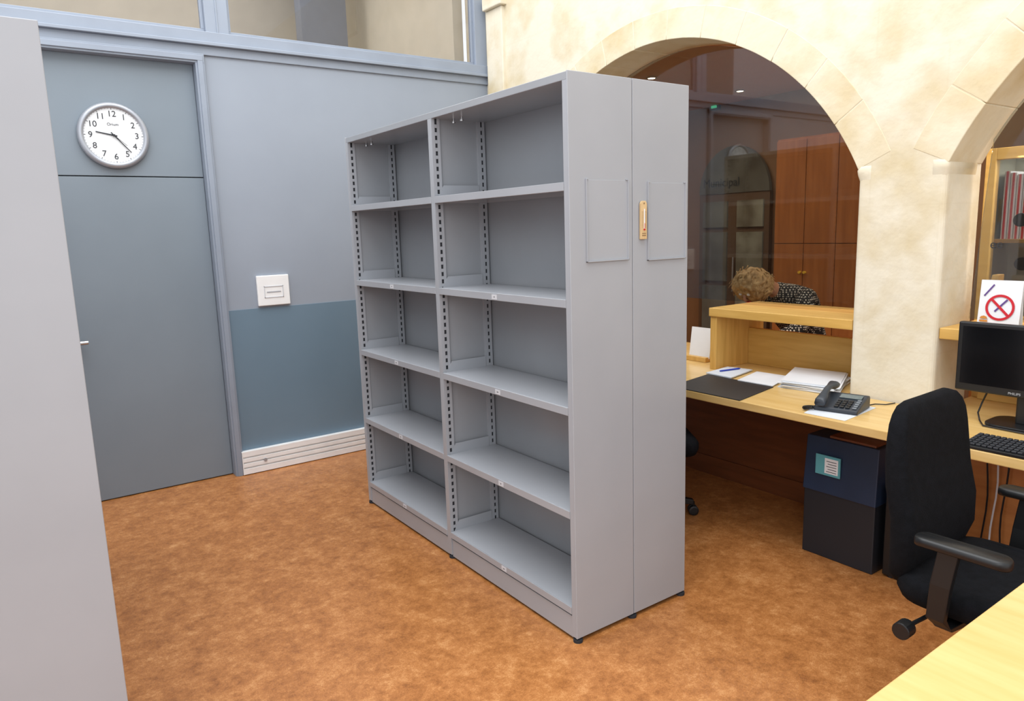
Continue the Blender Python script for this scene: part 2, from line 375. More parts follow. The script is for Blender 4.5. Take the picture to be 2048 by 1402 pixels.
# ------------------------------------------------------------ shelving
def shelving():
    root=thing('shelving_unit','empty grey metal double-sided shelving unit standing open in the middle of the floor','shelving',(0,0,0))
    d=DEP/2;e=.006;H=HS;L=LEN
    he=.0115
    ys=[e+he,L/2+.005,L-e-he];hs_=[he,.0165,he]
    for s in (0,1):
        def bx(bm,x0,x1,y0,y1,z0,z1):
            if s:x0,x1=DEP-x1,DEP-x0
            return box(bm,x0,x1,y0,y1,z0,z1)
        P=dict(parent=root,world=False)
        for (y0,y1) in ((0,e),(L-e,L)):
            obj('end_panel',bx(NB(),.0,d-.0015,y0,y1,.018,H),metal,bev=.002,**P)
        bm=bx(NB(),.002,d,e,L-e,H-.03,H-.002);obj('top_panel',bm,metal_in,bev=.002,**P)
        for k,y in enumerate(ys):
            hw=hs_[k]
            for (xa,xb) in ((.001,.044),(d-.062,d-.022)):
                bm=NB()
                bx(bm,xa,xa+.002,y-hw,y+hw,.02,H-.03);bx(bm,xb-.002,xb,y-hw,y+hw,.02,H-.03)
                for yy in (y-hw,y+hw-.002):
                    bx(bm,xa+.002,xa+.017,yy,yy+.002,.02,H-.03);bx(bm,xb-.014,xb-.002,yy,yy+.002,.02,H-.03)
                    z=.02
                    while z<H-.05:
                        bx(bm,xa+.016,xb-.013,yy,yy+.002,z,z+.015);z+=.034
                u=obj('upright',bm,metal,**P)
                obj('slot_shade',bx(NB(),xa+.003,xb-.003,y-hw+.0035,y+hw-.0035,.022,H-.032),darkm,parent=u,world=False)  # shade of the hollow upright, put in as a dark fill
            obj('side_panel',bx(NB(),.044,d-.062,y-.003,y+.003,.05,H-.03),metal_in,**P)
        for bay in range(2):
            ya=ys[bay]+hs_[bay]+.001;yb=ys[bay+1]-hs_[bay+1]-.001
            obj('back_panel',bx(NB(),d-.012,d-.006,ya-.014,yb+.014,.03,H-.03),metal_in,**P)
            obj('kick_plate',bx(NB(),.006,.010,ya,yb,.012,ZS[4]-.040),metal,bev=.001,**P)
            for i,z in enumerate(ZS):
                sh=bx(NB(),.004,d-.022,ya,yb,z-.003,z);bx(sh,-.001,.003,ya,yb,z-.03,z);bx(sh,.005,.018,ya,yb,z-.03,z-.028);bx(sh,d-.025,d-.022,ya,yb,z-.03,z)
                bx(sh,.005,d-.022,ya,ya+.002,z-.03,z);bx(sh,.005,d-.022,yb-.002,yb,z-.03,z)
                so=obj('shelf',sh,metal,bev=.0008,seg=1,**P)
                for yy in (ya,yb-.002):
                    xs=[.022,.05,d-.065,d-.065];
                    if s:xs=[DEP-x for x in xs]
                    obj('end_bracket',prism(NB(),list(zip(xs,(z,z+.05,z+.05,z))),1,yy,yy+.002),metal,parent=so,world=False)
                if i>0 and s==0:
                    ym=(ya+yb)/2;obj('label_holder',bx(NB(),-.0025,.0,ym-.018,ym+.018,z-.026,z-.006),tagm,parent=so,world=False)
                    a_,b_,c_,d_=(-.003,.002,-.018,-.013) if i%2 else (-.006,.005,-.017,-.014)
                    obj('label_code',bx(NB(),-.0029,-.0024,ym+a_,ym+b_,z+c_,z+d_),ink,parent=so,world=False)
            for yy in (yb-.03,yb-.1):
                bm=NB();cyl(bm,(DEP-.10 if s else .10,yy,H-.037),.006,.014,2,10);cyl(bm,(DEP-.10 if s else .10,yy,H-.046),.009,.006,2,10)
                obj('clip',bm,steel,**P)
    for y in (.012,L/2,L-.012):
        for x in (.015,DEP/2,DEP-.015):
            bm=NB();cyl(bm,(x,y,.006),.019,.012,2,16);cyl(bm,(x,y,.02),.007,.02,2,10);obj('foot',bm,darkm,parent=root,world=False)
    return root
unit=shelving()
near=copy_tree(unit);near.location=(Pn.x-DEP,Pn.y,0)
near['label']='grey metal shelving unit at the left edge, only its smooth end panel in view'
unit.location=(X0,Y0,0)
for (x0,x1,y0,y1) in ((1170,1256,357,523),(1294,1369,363,519)):
    a=onY(x0,y0,Y0);b=onY(x1,y1,Y0);xa,xb,zb,za=a.x,b.x,b.z,a.z
    if x0>1280: zb=onY(1294,521,Y0).z
    else: zb=onY(1172,525,Y0).z
    bm=NB();g=.0035
    box(bm,xa,xa+g,Y0-.008,Y0,zb,za);box(bm,xb-g,xb,Y0-.008,Y0,zb,za);box(bm,xa,xb,Y0-.008,Y0,zb,zb+g)
    box(bm,xa,xb,Y0-.0012,Y0,zb+g,za-.004)
    box(bm,xa+.004,xa+.012,Y0-.005,Y0,za-.004,za);box(bm,xb-.012,xb-.004,Y0-.005,Y0,za-.004,za)
    obj('label_frame',bm,metal,unit,.0006,seg=1)
a=onY(1277,402,Y0);b=onY(1290,478,Y0);xm_=(a.x+b.x)/2;hw=.016
t=thing('thermometer','small wooden thermometer hung on the seam of the shelving end panel','thermometer',(xm_,Y0,b.z))
bm=NB();prism(bm,[(xm_-hw,b.z),(xm_+hw,b.z),(xm_+hw,a.z-.01),(xm_+hw*.6,a.z),(xm_-hw*.6,a.z),(xm_-hw,a.z-.01)],1,Y0-.012,Y0-.003)
obj('backing',bm,thermo,t,.001)
bm=NB();tube(bm,[(xm_,Y0-.014,b.z+.04),(xm_,Y0-.014,a.z-.03)],.0022,8);obj('glass_tube',bm,paper,t)
bm=NB();tube(bm,[(xm_,Y0-.0155,b.z+.04),(xm_,Y0-.0155,b.z+.06)],.0012,8);cyl(bm,(xm_,Y0-.014,b.z+.036),.003,.006,1,12);obj('fluid',bm,red,t)
bm=NB()
for k in range(12):
    z=b.z+.045+k*(a.z-b.z-.085)/11
    box(bm,xm_-.012,xm_-.005,Y0-.0126,Y0-.012,z,z+.001);box(bm,xm_+.005,xm_+.012,Y0-.0126,Y0-.012,z,z+.001)
box(bm,xm_-.010,xm_+.010,Y0-.0126,Y0-.012,b.z+.012,b.z+.016);box(bm,xm_-.010,xm_+.010,Y0-.0126,Y0-.012,b.z+.020,b.z+.023)
cyl(bm,(xm_,Y0-.0125,a.z-.009),.003,.002,1,12)
obj('scale_marks',bm,thermok,t)
# ------------------------------------------------------------ clock
cc=onY(228,271,Yd-.03);rc=(onY(226,205,Yd-.03).z-onY(226,338,Yd-.03).z)/2
t=thing('wall_clock','round silver-rimmed analogue clock on the panel above the grey door','clock',(cc.x,Yd,cc.z-rc))
Fc=faceY((cc.x,Yd-.002,cc.z))
obj('rim',lathe(NB(),[(rc*.9,0),(rc*.985,.004),(rc,.02),(rc*.97,.036),(rc*.9,.043),(rc*.84,.038),(rc*.82,.026),(rc*.6,.024)],Fc,64),silver,t,smooth=True)
obj('dial',lathe(NB(),[(rc*.83,.022),(rc*.83,.027)],Fc,64),offw,t)
for k in range(1,13):
    a=R(90-30*k);obj('numeral',txt(NB(),str(k),rc*.25,Fc@Matrix.Translation((rc*.64*math.cos(a),rc*.64*math.sin(a),.028)),.0006),ink,t)
obj('lettering',txt(NB(),'Orium',rc*.12,Fc@Matrix.Translation((0,rc*.33,.028))),ink,t)
bm=NB()
for k in range(60):
    w_,h_=(.006,.05) if k%5==0 else (.003,.025)
    m_=box(NB(),-w_*rc*1.2,w_*rc*1.2,rc*(.82-h_),rc*.82,.027,.0278);m_.transform(Fc@Matrix.Rotation(R(6*k),4,'Z'));me=bpy.data.meshes.new('x');m_.to_mesh(me);m_.free();bm.from_mesh(me);bpy.data.meshes.remove(me)
obj('minute_track',bm,ink,t)
def hand(ang,ln,w,z,nm):
    m_=NB();prism(m_,[(-w,-ln*.18),(w,-ln*.18),(w*.7,ln),(-w*.7,ln)],2,z,z+.0015)
    m_.transform(Fc@Matrix.Rotation(R(-ang),4,'Z'));obj(nm,m_,ink,t)
hand(281,rc*.50,rc*.022,.030,'hour_hand');hand(139,rc*.66,rc*.016,.033,'minute_hand');hand(132,rc*.45,rc*.006,.036,'second_hand')
obj('hand_cap',lathe(NB(),[(rc*.035,.03),(rc*.035,.04)],Fc,16),ink,t)
# ------------------------------------------------------------ worktop
wt=thing('worktop','long pale yellow wooden worktop running under both stone arches','worktop',(Xd,1.8,0))
Xb=4.05
poly=[(Xd,AY2-half+.02),(Xb,AY2-half+.02),(Xb,YPR-.012),(Xs-.012,YPR-.012),(Xs-.012,YPL+.012),(Xb,YPL+.012),(Xb,AY+half-.02),(Xd,AY+half-.02)]
obj('top',prism(NB(),poly,2,DZ-.04,DZ),wood,wt,.004)
Xm=onZ(1500,972,0).x
bm=B(Xm,Xm+.025,YPL+.012,AY+half-.03,0,DZ-.04);box(bm,Xm-.012,Xm,YPL+.012,AY+half-.03,0,.12);obj('modesty_panel',bm,brownw,wt)
bm=B(Xm,Xm+.025,AY2-half+.03,YPR-.012,0,DZ-.04);obj('modesty_panel',bm,panelo,wt)
for y in (AY+half-.06,AY2-half+.04): obj('support',B(Xd+.06,Xm,y,y+.03,0,DZ-.04),brownw,wt)
Xc=Xs+.03
def counter(y0,y1,label,endpanel):
    zt_=1.11;t=thing('raised_counter',label,'counter',(Xc+.2,(y0+y1)/2,DZ))
    obj('top',B(Xc-.01,Xc+.46,y0,y1,zt_-.05,zt_),wood2,t,.004)
    if endpanel: obj('end_panel',B(Xc,Xc+.45,y1-.05,y1-.005,DZ,zt_-.05),woodv,t,.003)
    else: obj('end_panel',B(Xc+.33,Xc+.45,y1-.05,y1-.012,DZ,zt_-.05),woodv,t,.003)
    obj('end_panel',B(Xc+.33,Xc+.45,y0+.012,y0+.05,DZ,zt_-.05),woodv,t,.003)
    obj('back_panel',B(Xc+.30,Xc+.33,y0+.012,y1-.05,DZ,.965),wood2,t,.003)
    return t
yl=onX(1419,670,Xc).y
counter(YPL+.006,yl,'raised yellow wood counter box left of the stone pier','x')
counter(AY2-half+.03,YPR-.002,'raised yellow wood counter right of the stone pier, holding the white sign',None)
def screen(cy,nm,z0=1.115):
    pts_=arc(cy,30,AR-.016,SPR);pl=[(cy-half+.022,z0)]+pts_[1:-1]+[(cy+half-.022,z0)]
    return st(nm,prism(NB(),pl,0,Xs+TH*.75,Xs+TH*.75+.008),glass)
w3=screen(AY,'window_3',1.13);w4=screen(AY2,'window_4',1.13)
bm=NB();g=onX(1993,489,Xs+TH*.75-.002);txt(bm,'ee',.055,faceX(g));obj('lettering',bm,ink,w4)
# ------------------------------------------------------------ foreground table
e0=onZ(1725,1402,.75);e1=onZ(2048,1172,.75)
Yf=(e0.y+e1.y)/2+.003
t=thing('desk','pale yellow wooden desk corner at the bottom right of the view','desk',(1.4,Yf-.4,0))
obj('top',B(.95,e1.x+.02,Yf-.8,Yf,.72,.75),wood,t,.003)
for x in (1.0,e1.x-.04):
    for y in (Yf-.76,Yf-.06): obj('leg',B(x,x+.04,y,y+.04,0,.72),steel,t,.003)
# ------------------------------------------------------------ office chair
AX=.30;RS=.265
def chair(label):
    t=thing('office_chair',label,'chair');P=dict(parent=t,world=False)
    bm=NB();cyl(bm,(0,0,.10),.035,.06)
    for k in range(5):
        a=R(90+72*k);c_,s_=math.cos(a),math.sin(a)
        secs=[]
        for r,w,h,z in ((.02,.05,.05,.10),(.15,.042,.04,.095),(RS,.034,.028,.075)):
            secs.append([(r*c_-s_*dx*w/2,r*s_+c_*dx*w/2,z+dz*h/2) for dx,dz in ((-1,-1),(1,-1),(1,1),(-1,1))])
        loft(bm,secs)
    obj('star_base',bm,blackp,bev=.004,**P)
    for k in range(5):
        a=R(90+72*k);c_,s_=math.cos(a),math.sin(a);q=Vector((RS*c_,RS*s_,0));tn=Vector((-s_,c_,0))
        bm=NB()
        for sg in (-1,1):
            Mx=Matrix.Translation(q+tn*sg*.014+Vector((0,0,.027)))@Vector((0,0,1)).rotation_difference(tn).to_matrix().to_4x4()
            lathe(bm,[(.018,-.010),(.027,-.008),(.027,.008),(.018,.010)],Mx,20)
        cyl(bm,q+Vector((0,0,.06)),.008,.03);obj('castor',bm,blackp,**P)
    bm=NB();cyl(bm,(0,0,.22),.028,.22);cyl(bm,(0,0,.33),.018,.16);obj('gas_column',bm,blackp,**P)
    obj('mechanism',box(NB(),-.09,.09,-.13,.12,.385,.425),blackp,bev=.01,**P)
    secs=[]
    for z,k in ((.42,.86),(.43,.96),(.455,1),(.485,1),(.503,.95),(.512,.82)):
        secs.append([(x,y+.01,z-(.02 if y>.18*k else 0)) for x,y in rr(.51*k,.48*k,.11*k,6)])
    o=obj('seat',loft(NB(),secs),blackf,smooth=True,**P)
    secs=[]
    prof=[(.46,.38,.03),(.49,.44,.06),(.57,.475,.08),(.67,.48,.08),(.77,.48,.075),(.86,.475,.07),(.92,.46,.066),(.965,.44,.06),(.995,.41,.05),(1.018,.36,.038),(1.03,.28,.018)]
    for z,w_,d_ in prof:
        yy=-.240-.03*(z-.5)+.03*math.exp(-((z-.62)/.12)**2)
        secs.append([(x,yy+y+.8*x*x*.5,z) for x,y in rr(w_,d_,min(d_,w_)*.42,5)])
    o=obj('backrest',loft(NB(),secs),blackf,smooth=True,**P)
    obj('back_slot',xf(box(NB(),-.028,.028,-.003,.004,-.007,.007),Matrix.Translation((-.02,-.188,.72))),blackp,bev=.003,**P)
    bm=NB();tube(bm,[(0,-.10,.41),(0,-.2,.40),(0,-.275,.43),(0,-.290,.52),(0,-.285,.62)],.02,10);obj('back_support',bm,blackp,**P)
    for sg in (-1,1):
        pad=NB();secs=[]
        for z,k in ((.660,.8),(.664,.97),(.675,1),(.683,.93),(.687,.75)):
            secs.append([(sg*AX+x,y+.0,z-.25*max(0,abs(y)-.08)**1.3) for x,y in rr(.074*k,.25*(.9+.1*k),.035*k,5)])
        a_=obj('armrest',loft(pad,secs),blackp,smooth=True,**P)
        bm=NB()
        S_=[((sg*AX,-.03,.663),.055,.026),((sg*(AX+.003),-.045,.55),.055,.026),((sg*(AX-.003),-.055,.44),.05,.026),((sg*(AX-.035),-.05,.40),.05,.026),((sg*.10,-.03,.395),.045,.026)]
        secs=[]
        for i,(q,w_,d_) in enumerate(S_):
            nx=(1,0) if i<3 else (.0,1)
            if i==3:nx=(.6,.6)
            secs.append([(q[0]+nx[0]*y_,q[1]+x_,q[2]+nx[1]*y_*sg) for x_,y_ in ((-w_/2,-d_/2),(w_/2,-d_/2),(w_/2,d_/2),(-w_/2,d_/2))])
        obj('arm_post',loft(bm,secs),blackp,a_,.009,world=False,seg=3)
    bm=NB();tube(bm,[(.08,-.09,.40),(.31,-.13,.385)],.007,8);cyl(bm,(.325,-.13,.383),.026,.045,0,20);obj('tilt_knob',bm,blackp,bev=.004,**P)
    bm=NB();tube(bm,[(-.08,.05,.405),(-.24,.06,.395)],.006,8);cyl(bm,(-.25,.06,.395),.012,.03,0,12);obj('height_lever',bm,blackp,**P)
    return t
ch=chair('black fabric office chair with armrests beside the navy box, in front of the monitor')
ch2=copy_tree(ch)
ch.location=(2.405,.83,0);ch.rotation_euler=(0,0,R(181))
cp_=onZ(1386,1028,.0);dr_=Vector((math.cos(R(-35)),math.sin(R(-35)),0))
ch2.location=(cp_.x-RS*dr_.x,cp_.y-RS*dr_.y,0);ch2.rotation_euler=(0,0,R(-35-90))
ch2['label']='black office chair hidden behind the shelving, one castor showing beside it'
# ------------------------------------------------------------ navy box on floor
a=onZ(1600,1100,0);b=onZ(1743,1147,0);Xn=(a.x+b.x)/2;zt_=onX(1612,868,Xn).z
Xne=Xs-.012
t=thing('storage_box','dark navy box with a pale blue label, standing on the floor under the worktop','box',((Xn+Xne)/2,(a.y+b.y)/2,0))
zs=onX(1660,985,Xn).z
y0,y1=b.y-.008,a.y
secs=[[(Xn,y0,0),(Xne,y0,0),(Xne,y1,0),(Xn,y1,0)],[(Xn,y0,zs),(Xne,y0,zs),(Xne,y1,zs),(Xn,y1,zs)]]
obj('lower_body',loft(NB(),secs),charc,t,.004)
secs=[[(Xn-.008,y0-.004,zs-.01),(Xne+.003,y0-.004,zs-.01),(Xne+.003,y1+.004,zs-.01),(Xn-.008,y1+.004,zs-.01)],[(Xn+.012,y0,zt_),(Xne,y0,zt_),(Xne,y1,zt_),(Xn+.012,y1,zt_)]]
obj('upper_body',loft(NB(),secs),navy,t,.004)
la=onX(1633,906,Xn-.008);lb=onX(1680,958,Xn-.008)
lab=obj('label_sheet',B(Xn-.012,Xn-.006,lb.y,la.y,lb.z,la.z),teal,t,label='pale blue label')
w_=la.y-lb.y;h_=la.z-lb.z
obj('label_insert',B(Xn-.013,Xn-.012,lb.y+.08*w_,la.y-.38*w_,lb.z+.12*h_,la.z-.12*h_),paper,lab)
bm=NB()
for k in range(5): box(bm,Xn-.0136,Xn-.013,lb.y+.14*w_,la.y-(.45+.06*(k%2))*w_,lb.z+(.2+.13*k)*h_,lb.z+(.23+.13*k)*h_)
obj('label_print',bm,ink,lab)
tag(obj('folder_cover',B(Xn+.02,Xn+.22,y0+.02,y0+.24,zt_+.001,zt_+.012),brownw,bev=.002),'thin brown folder lying on top of the navy box','folder')
t=thing('computer_tower','black computer tower on the floor between the navy box and the chair','computer',(Xn+.2,y0-.13,0))
obj('case',B(Xn+.03,Xne,y0-.22,y0-.03,.01,.42),blackp,t,.004)
bm=NB();box(bm,Xn+.026,Xn+.03,y0-.20,y0-.06,.33,.37);cyl(bm,(Xn+.027,y0-.13,.28),.012,.006,0,16);obj('front_bay',bm,charc,t)
for xx in (Xn+.05,Xne-.03):
    for yy in (y0-.2,y0-.06):
        bm=NB();cyl(bm,(xx,yy,.005),.012,.01);obj('foot',bm,charc,t)
# ------------------------------------------------------------ desk items
T=DZ+.0005
def quad_sheet(px,z,th):
    return prism(NB(),[(onZ(x,y,z).x,onZ(x,y,z).y) for x,y in px],2,z,z+th)
m0=onZ(1480,802,T);m1=onZ(1547,775,T);mb=onZ(1432,748,T)
tag(obj('desk_mat',prism(NB(),[(m0.x,m0.y),(m1.x,m1.y),(m1.x+(mb.x-m1.x)*.3,mb.y+.02),(m0.x,m0.y+(mb.y-m1.y)+.02)],2,T,T+.004),mat('mat_black',(36,36,38),.55),bev=.0015),'thin black desk mat lying flat on the yellow worktop','desk mat')
t=thing('paper_stack','thick stack of loose white paper on the worktop beside the stone pier','papers',onZ(1630,775,T))
base=[onZ(x,y,T) for x,y in ((1556,775),(1597,748),(1702,762),(1672,792))]
cen=sum(base,Vector())/4
for k in range(12):
    an=random.uniform(-.09,.09);of=Vector((random.uniform(-.008,.008),random.uniform(-.01,.01),0))
    pl=[]
    for q in base:
        v=q-cen;v=Vector((v.x*math.cos(an)-v.y*math.sin(an),v.x*math.sin(an)+v.y*math.cos(an),0))*.96+cen+of;pl.append((v.x,v.y))
    obj('sheets',prism(NB(),pl,2,T+k*.0035,T+k*.0035+.0031),paper if k%3 else paperg,t)
tag(obj('paper_sheet',quad_sheet([(1412,747),(1455,735),(1505,741),(1462,757)],T+.0045,.006),paperg),'white paper pad with a blue pen on it, next to the black mat','papers')
pp=[onZ(1440,742,T+.016),onZ(1478,737,T+.016)];bm=NB();tube(bm,[pp[0],pp[1]],.0045,8);tube(bm,[pp[1],pp[1]+(pp[1]-pp[0])*.08],.004,8,.001)
tag(obj('pen',bm,blue),'blue ballpoint pen lying on the small white paper pad','pen')
tag(obj('paper_sheet',quad_sheet([(1475,761),(1514,744),(1580,754),(1545,773)],T+.0045,.004),paper),'white sheets between the pen pad and the thick paper stack','papers')
g=onZ(1397,722,T)
t=thing('card_holder','white card standing in a small wooden holder left of the raised counter','card holder',g)
obj('holder_base',B(g.x-.02,g.x+.05,g.y-.07,g.y+.09,T,T+.03),woodv,t,.003)
obj('card',xf(B(-.002,.002,-.075,.085,0,.19),Matrix.Translation((g.x+.012,g.y,T+.02))@Matrix.Rotation(R(8),4,'Y')),paper,t)
g=onZ(1683,818,T);pr=R(-78)
tag(obj('paper_sheet',quad_sheet([(1608,826),(1660,795),(1752,816),(1690,842)],T,.0012),paperg),'white sheet lying under the dark desk telephone','papers')
t=thing('telephone','dark slate desk telephone with handset and coiled cord on the worktop','telephone',(g.x,g.y,T+.0013));P=dict(parent=t,world=False)
bm=NB();prism(bm,[(-.09,0),(.09,0),(.09,.055),(.06,.06),(-.09,.018)],0,-.095,.095);obj('body',bm,phonem,bev=.006,**P)
sl=math.atan2(.042,.15)
Mt=Matrix.Translation((0,-.09,.0185))@Matrix.Rotation(sl,4,'X')
hs=NB();secs=[]
for y,z,w_,h_ in ((-.0,.022,.046,.02),(.015,.026,.05,.036),(.045,.03,.044,.032),(.07,.04,.03,.022),(.11,.045,.028,.02),(.14,.04,.03,.022),(.165,.03,.044,.032),(.19,.026,.05,.036),(.203,.022,.046,.02)):
    secs.append([(-.062+a_,y-.01,z+b_) for a_,b_ in rr(w_,h_,h_*.45,3)])
obj('handset',xf(loft(hs,secs),Mt),phonem,smooth=True,**P)
bm=NB()
for i in range(4):
    for j in range(3): box(bm,-.01+j*.024,.008+j*.024,.015+i*.019,.028+i*.019,.001,.006)
obj('keypad',xf(bm,Mt),blackp,bev=.001,**P)
bm=NB()
for i in range(5): box(bm,.068,.085,.015+i*.018,.026+i*.018,.001,.005)
obj('side_buttons',xf(bm,Mt),mat('button_grey',(120,126,132),.5),bev=.001,**P)
obj('display',xf(box(NB(),-.015,.08,.105,.14,.001,.005),Mt),mat('lcd_grey',(96,108,108),.2),bev=.001,**P)
bm=NB();cp=[]
for k in range(150):
    u=k/149;a_=u*2*math.pi*22;bx_=-.075-.05*math.sin(u*math.pi);by_=-.085-.05*math.sin(u*math.pi*1.0)+.03*u
    cp.append((bx_+.007*math.cos(a_),by_+.02*math.sin(u*6)+.0,.012+.007*math.sin(a_)))
tube(bm,cp,.0018,5);obj('coiled_cord',bm,blackp,**P)
t.rotation_euler=(0,0,pr)
q=[onZ(x,y,T+.003) for x,y in ((1728,812),(1750,808),(1772,809),(1790,806))]
bm=NB();tube(bm,q,.0025,6);tag(obj('phone_cable',bm,blackp),'thin black cable running from the telephone toward the stone pier','cable')
# monitor
Xmo=Xd+.40
a=onX(1917,642,Xmo);b=onX(1910,772,Xmo)
yL=(a.y+b.y)/2;zT=a.z;zB=onX(1912,778,Xmo).z;W_=.50
t=thing('monitor','black flat computer monitor standing on the worktop at the right edge','monitor',(Xmo+.05,yL-W_/2,T))
obj('housing',B(Xmo,Xmo+.03,yL-W_,yL,zB,zT),blackp,t,.006)
obj('rear_cover',B(Xmo+.03,Xmo+.06,yL-W_+.08,yL-.08,zB+.05,zT-.05),blackp,t,.01)
obj('screen',B(Xmo-.001,Xmo+.001,yL-W_+.018,yL-.018,zB+.032,zT-.018),screenm,t)
lg=onX(2028,791,Xmo-.0015);bm=NB();txt(bm,'PHILIPS',.014,faceX(Vector((Xmo-.001,lg.y,zB+.014))));obj('lettering',bm,mat('lettering_grey',(170,172,176),.5),t)
obj('neck',B(Xmo+.03,Xmo+.07,yL-W_/2-.03,yL-W_/2+.03,T+.01,zB+.12),blackp,t,.008)
bm=NB();prism(bm,[(Xmo+.05+x,yL-W_/2+y) for x,y in rr(.20,.25,.06,6)],2,T,T+.014);obj('stand_base',bm,blackp,t,.004)
c0=Vector((Xmo+.045,yL-.12,zB+.04))
bm=NB();tube(bm,[c0,c0+Vector((.0,.01,-.04)),c0+Vector((.01,.03,-.09)),Vector((c0.x,c0.y+.04,T+.03)),Vector((c0.x-.03,c0.y+.02,T+.006)),Vector((c0.x-.10,c0.y-.02,T+.005)),Vector((c0.x-.11,c0.y-.18,T+.005))],.0035,8)
obj('signal_cable',bm,blackp,t)
k0=onZ(1943,898,T);k1=onZ(1946,869,T)
kx0,kx1=k0.x,k0.x+.15;kyl=(k0.y+k1.y)/2;kyr=kyl-.44
t=thing('keyboard','black computer keyboard on the worktop in front of the monitor','keyboard',((kx0+kx1)/2,(kyl+kyr)/2,T))
bm=NB();prism(bm,[(kx0,T),(kx1,T),(kx1,T+.024),(kx0,T+.012)],1,kyr,kyl);obj('body',bm,blackp,t,.003)
for i in range(6):
    x=kx0+.008+i*.0232;z=T+.012+.012*(x-kx0)/.15;bm=NB();y=kyl-.008
    while y>kyr+.02:
        w_=.016;box(bm,x,x+.018,y-w_,y,z,z+.008);y-=.0192
    obj('key_row',bm,charc,t,.0015,seg=1)
# sign on right counter
zc=1.1105;Xg=Xc+.05;LT=.022
s0=onX(1953,645,Xg);s1=onX(2037,645,Xg);stp=onX(1962,560,Xg).z
t=thing('prohibition_sign','white folded card sign with a red crossed circle on the raised counter','sign',(Xg,(s0.y+s1.y)/2,zc))
yA,yB=s0.y,s1.y
bm=NB();prism(bm,[(Xg,zc),(Xg+.003,zc),(Xg+LT+.003,stp),(Xg+LT,stp)],1,yB,yA);prism(bm,[(Xg+2*LT,zc),(Xg+2*LT+.003,zc),(Xg+LT+.003,stp),(Xg+LT,stp)],1,yB,yA)
obj('card',bm,paper,t)
hh=stp-zc;ww=yA-yB;til=math.atan2(LT,hh)
Fs=faceX((Xg-.001,(yA+yB)/2-.02*ww,zc))@Matrix.Rotation(-til,4,'X')
bm=NB();rO=ww*.35
def annulus(bm,r0,r1,M,a0=0,a1=360,n=40):
    o_=[];
    for k in range(n+1):
        a=R(a0+(a1-a0)*k/n);o_.append((math.cos(a),math.sin(a)))
    for k in range(n):
        q=[M@Vector((o_[k][0]*r0,o_[k][1]*r0,0)),M@Vector((o_[k+1][0]*r0,o_[k+1][1]*r0,0)),M@Vector((o_[k+1][0]*r1,o_[k+1][1]*r1,0)),M@Vector((o_[k][0]*r1,o_[k][1]*r1,0))]
        bm.faces.new([bm.verts.new(v) for v in q])
Mr=Fs@Matrix.Translation((ww*.0,hh*.46,.0022))
annulus(bm,rO*.82,rO,Mr)
x_=box(NB(),-rO*.86,rO*.86,-rO*.09,rO*.09,0,.0006);x_.transform(Mr@Matrix.Rotation(R(-45),4,'Z'));me=bpy.data.meshes.new('x');x_.to_mesh(me);x_.free();bm.from_mesh(me)
obj('red_circle',bm,red,t)
bm=B(-.003,.003,-.030,.030,0,.0006);xf(bm,Matrix.Translation((-ww*.30,hh*.80,.0012))@Matrix.Rotation(R(-35),4,'Z'))
b2=B(-.0035,.0035,-.034,.034,0,.0006);xf(b2,Matrix.Translation((ww*.02,hh*.5,.0012))@Matrix.Rotation(R(-40),4,'Z'));me=bpy.data.meshes.new('x');b2.to_mesh(me);b2.free();bm.from_mesh(me)
obj('stroke_drawing',xf(bm,Fs),mat('violet_ink',(90,60,130),.6),t)
bm=NB();prism(bm,[(-.016,.0),(.016,0),(.015,.008),(-.015,.008)],2,0,.001);prism(bm,[(-.015,.013),(.015,.013),(.011,.022),(0,.026),(-.011,.022)],2,0,.001);xf(bm,Fs@Matrix.Translation((-ww*.36,hh*.16,.003)));obj('burger_drawing',bm,burger,t)
tag(obj('wooden_stand',prism(NB(),[(Xg+.08,zc),(Xg+.26,zc),(Xg+.26,zc+.22),(Xg+.2,zc+.22)],1,yA+.004,yA+.03),woodv,bev=.002),'slanted wooden side board of a stand behind the white sign','stand')
for i,(x,dy) in enumerate(((1972,0),(1990,.02),(2010,-.01))):
    q=onX(x,960,Xm-.04);bm=NB();pts_=[Vector((Xm-.03,q.y+.008*math.sin(k*.9+i),DZ-.05-k*(DZ-.08)/9)) for k in range(10)]
    tube(bm,pts_,.004,6);tag(obj('cable',bm,blackp if i!=1 else tagm),['thin black cable hanging under the right worktop, leftmost of three','pale cable hanging under the right worktop between two black ones','thin black cable hanging under the right worktop, rightmost of three'][i],'cable','cables hanging under the worktop')
# ------------------------------------------------------------ office background
Xk=5.75
t=thing('cupboard','tall orange wooden cupboard with several doors at the back of the office','cupboard',(Xk+.2,3.5,0))
ky=[onX(x,450,Xk).y for x in (1549,1619,1672)];kw=(ky[0]-ky[2])/2;zk=onX(1560,284,Xk).z
obj('carcass',B(Xk+.02,6.18,ky[0]-4*kw,ky[0],0,zk+.02),orange,t)
zm=onX(1640,487,Xk).z
for k in range(4):
    for (za,zb) in ((.05,zm-.003),(zm+.003,zk)):
        dr=obj('door',B(Xk,Xk+.019,ky[0]-(k+1)*kw+.003,ky[0]-k*kw-.003,za,zb),orange,t,.002)
        if za<1:
            bm=NB();cyl(bm,(Xk-.01,ky[0]-(k+(.08 if k%2 else .92))*kw,zm-.25),.012,.022,0,14);obj('knob',bm,yellowm,dr)
zz1=onX(1470,290,6.1).z;yL_=onX(1395,380,6.1).y;yR_=onX(1535,380,6.1).y;zm1=onX(1470,385,6.1).z
d2=st('door_2',B(6.14,6.19,yR_,yL_,0,zm1),mat('door_frame_brown',(96,76,60),.5))
wc=(yL_+yR_)/2;wr=(yL_-yR_)/2
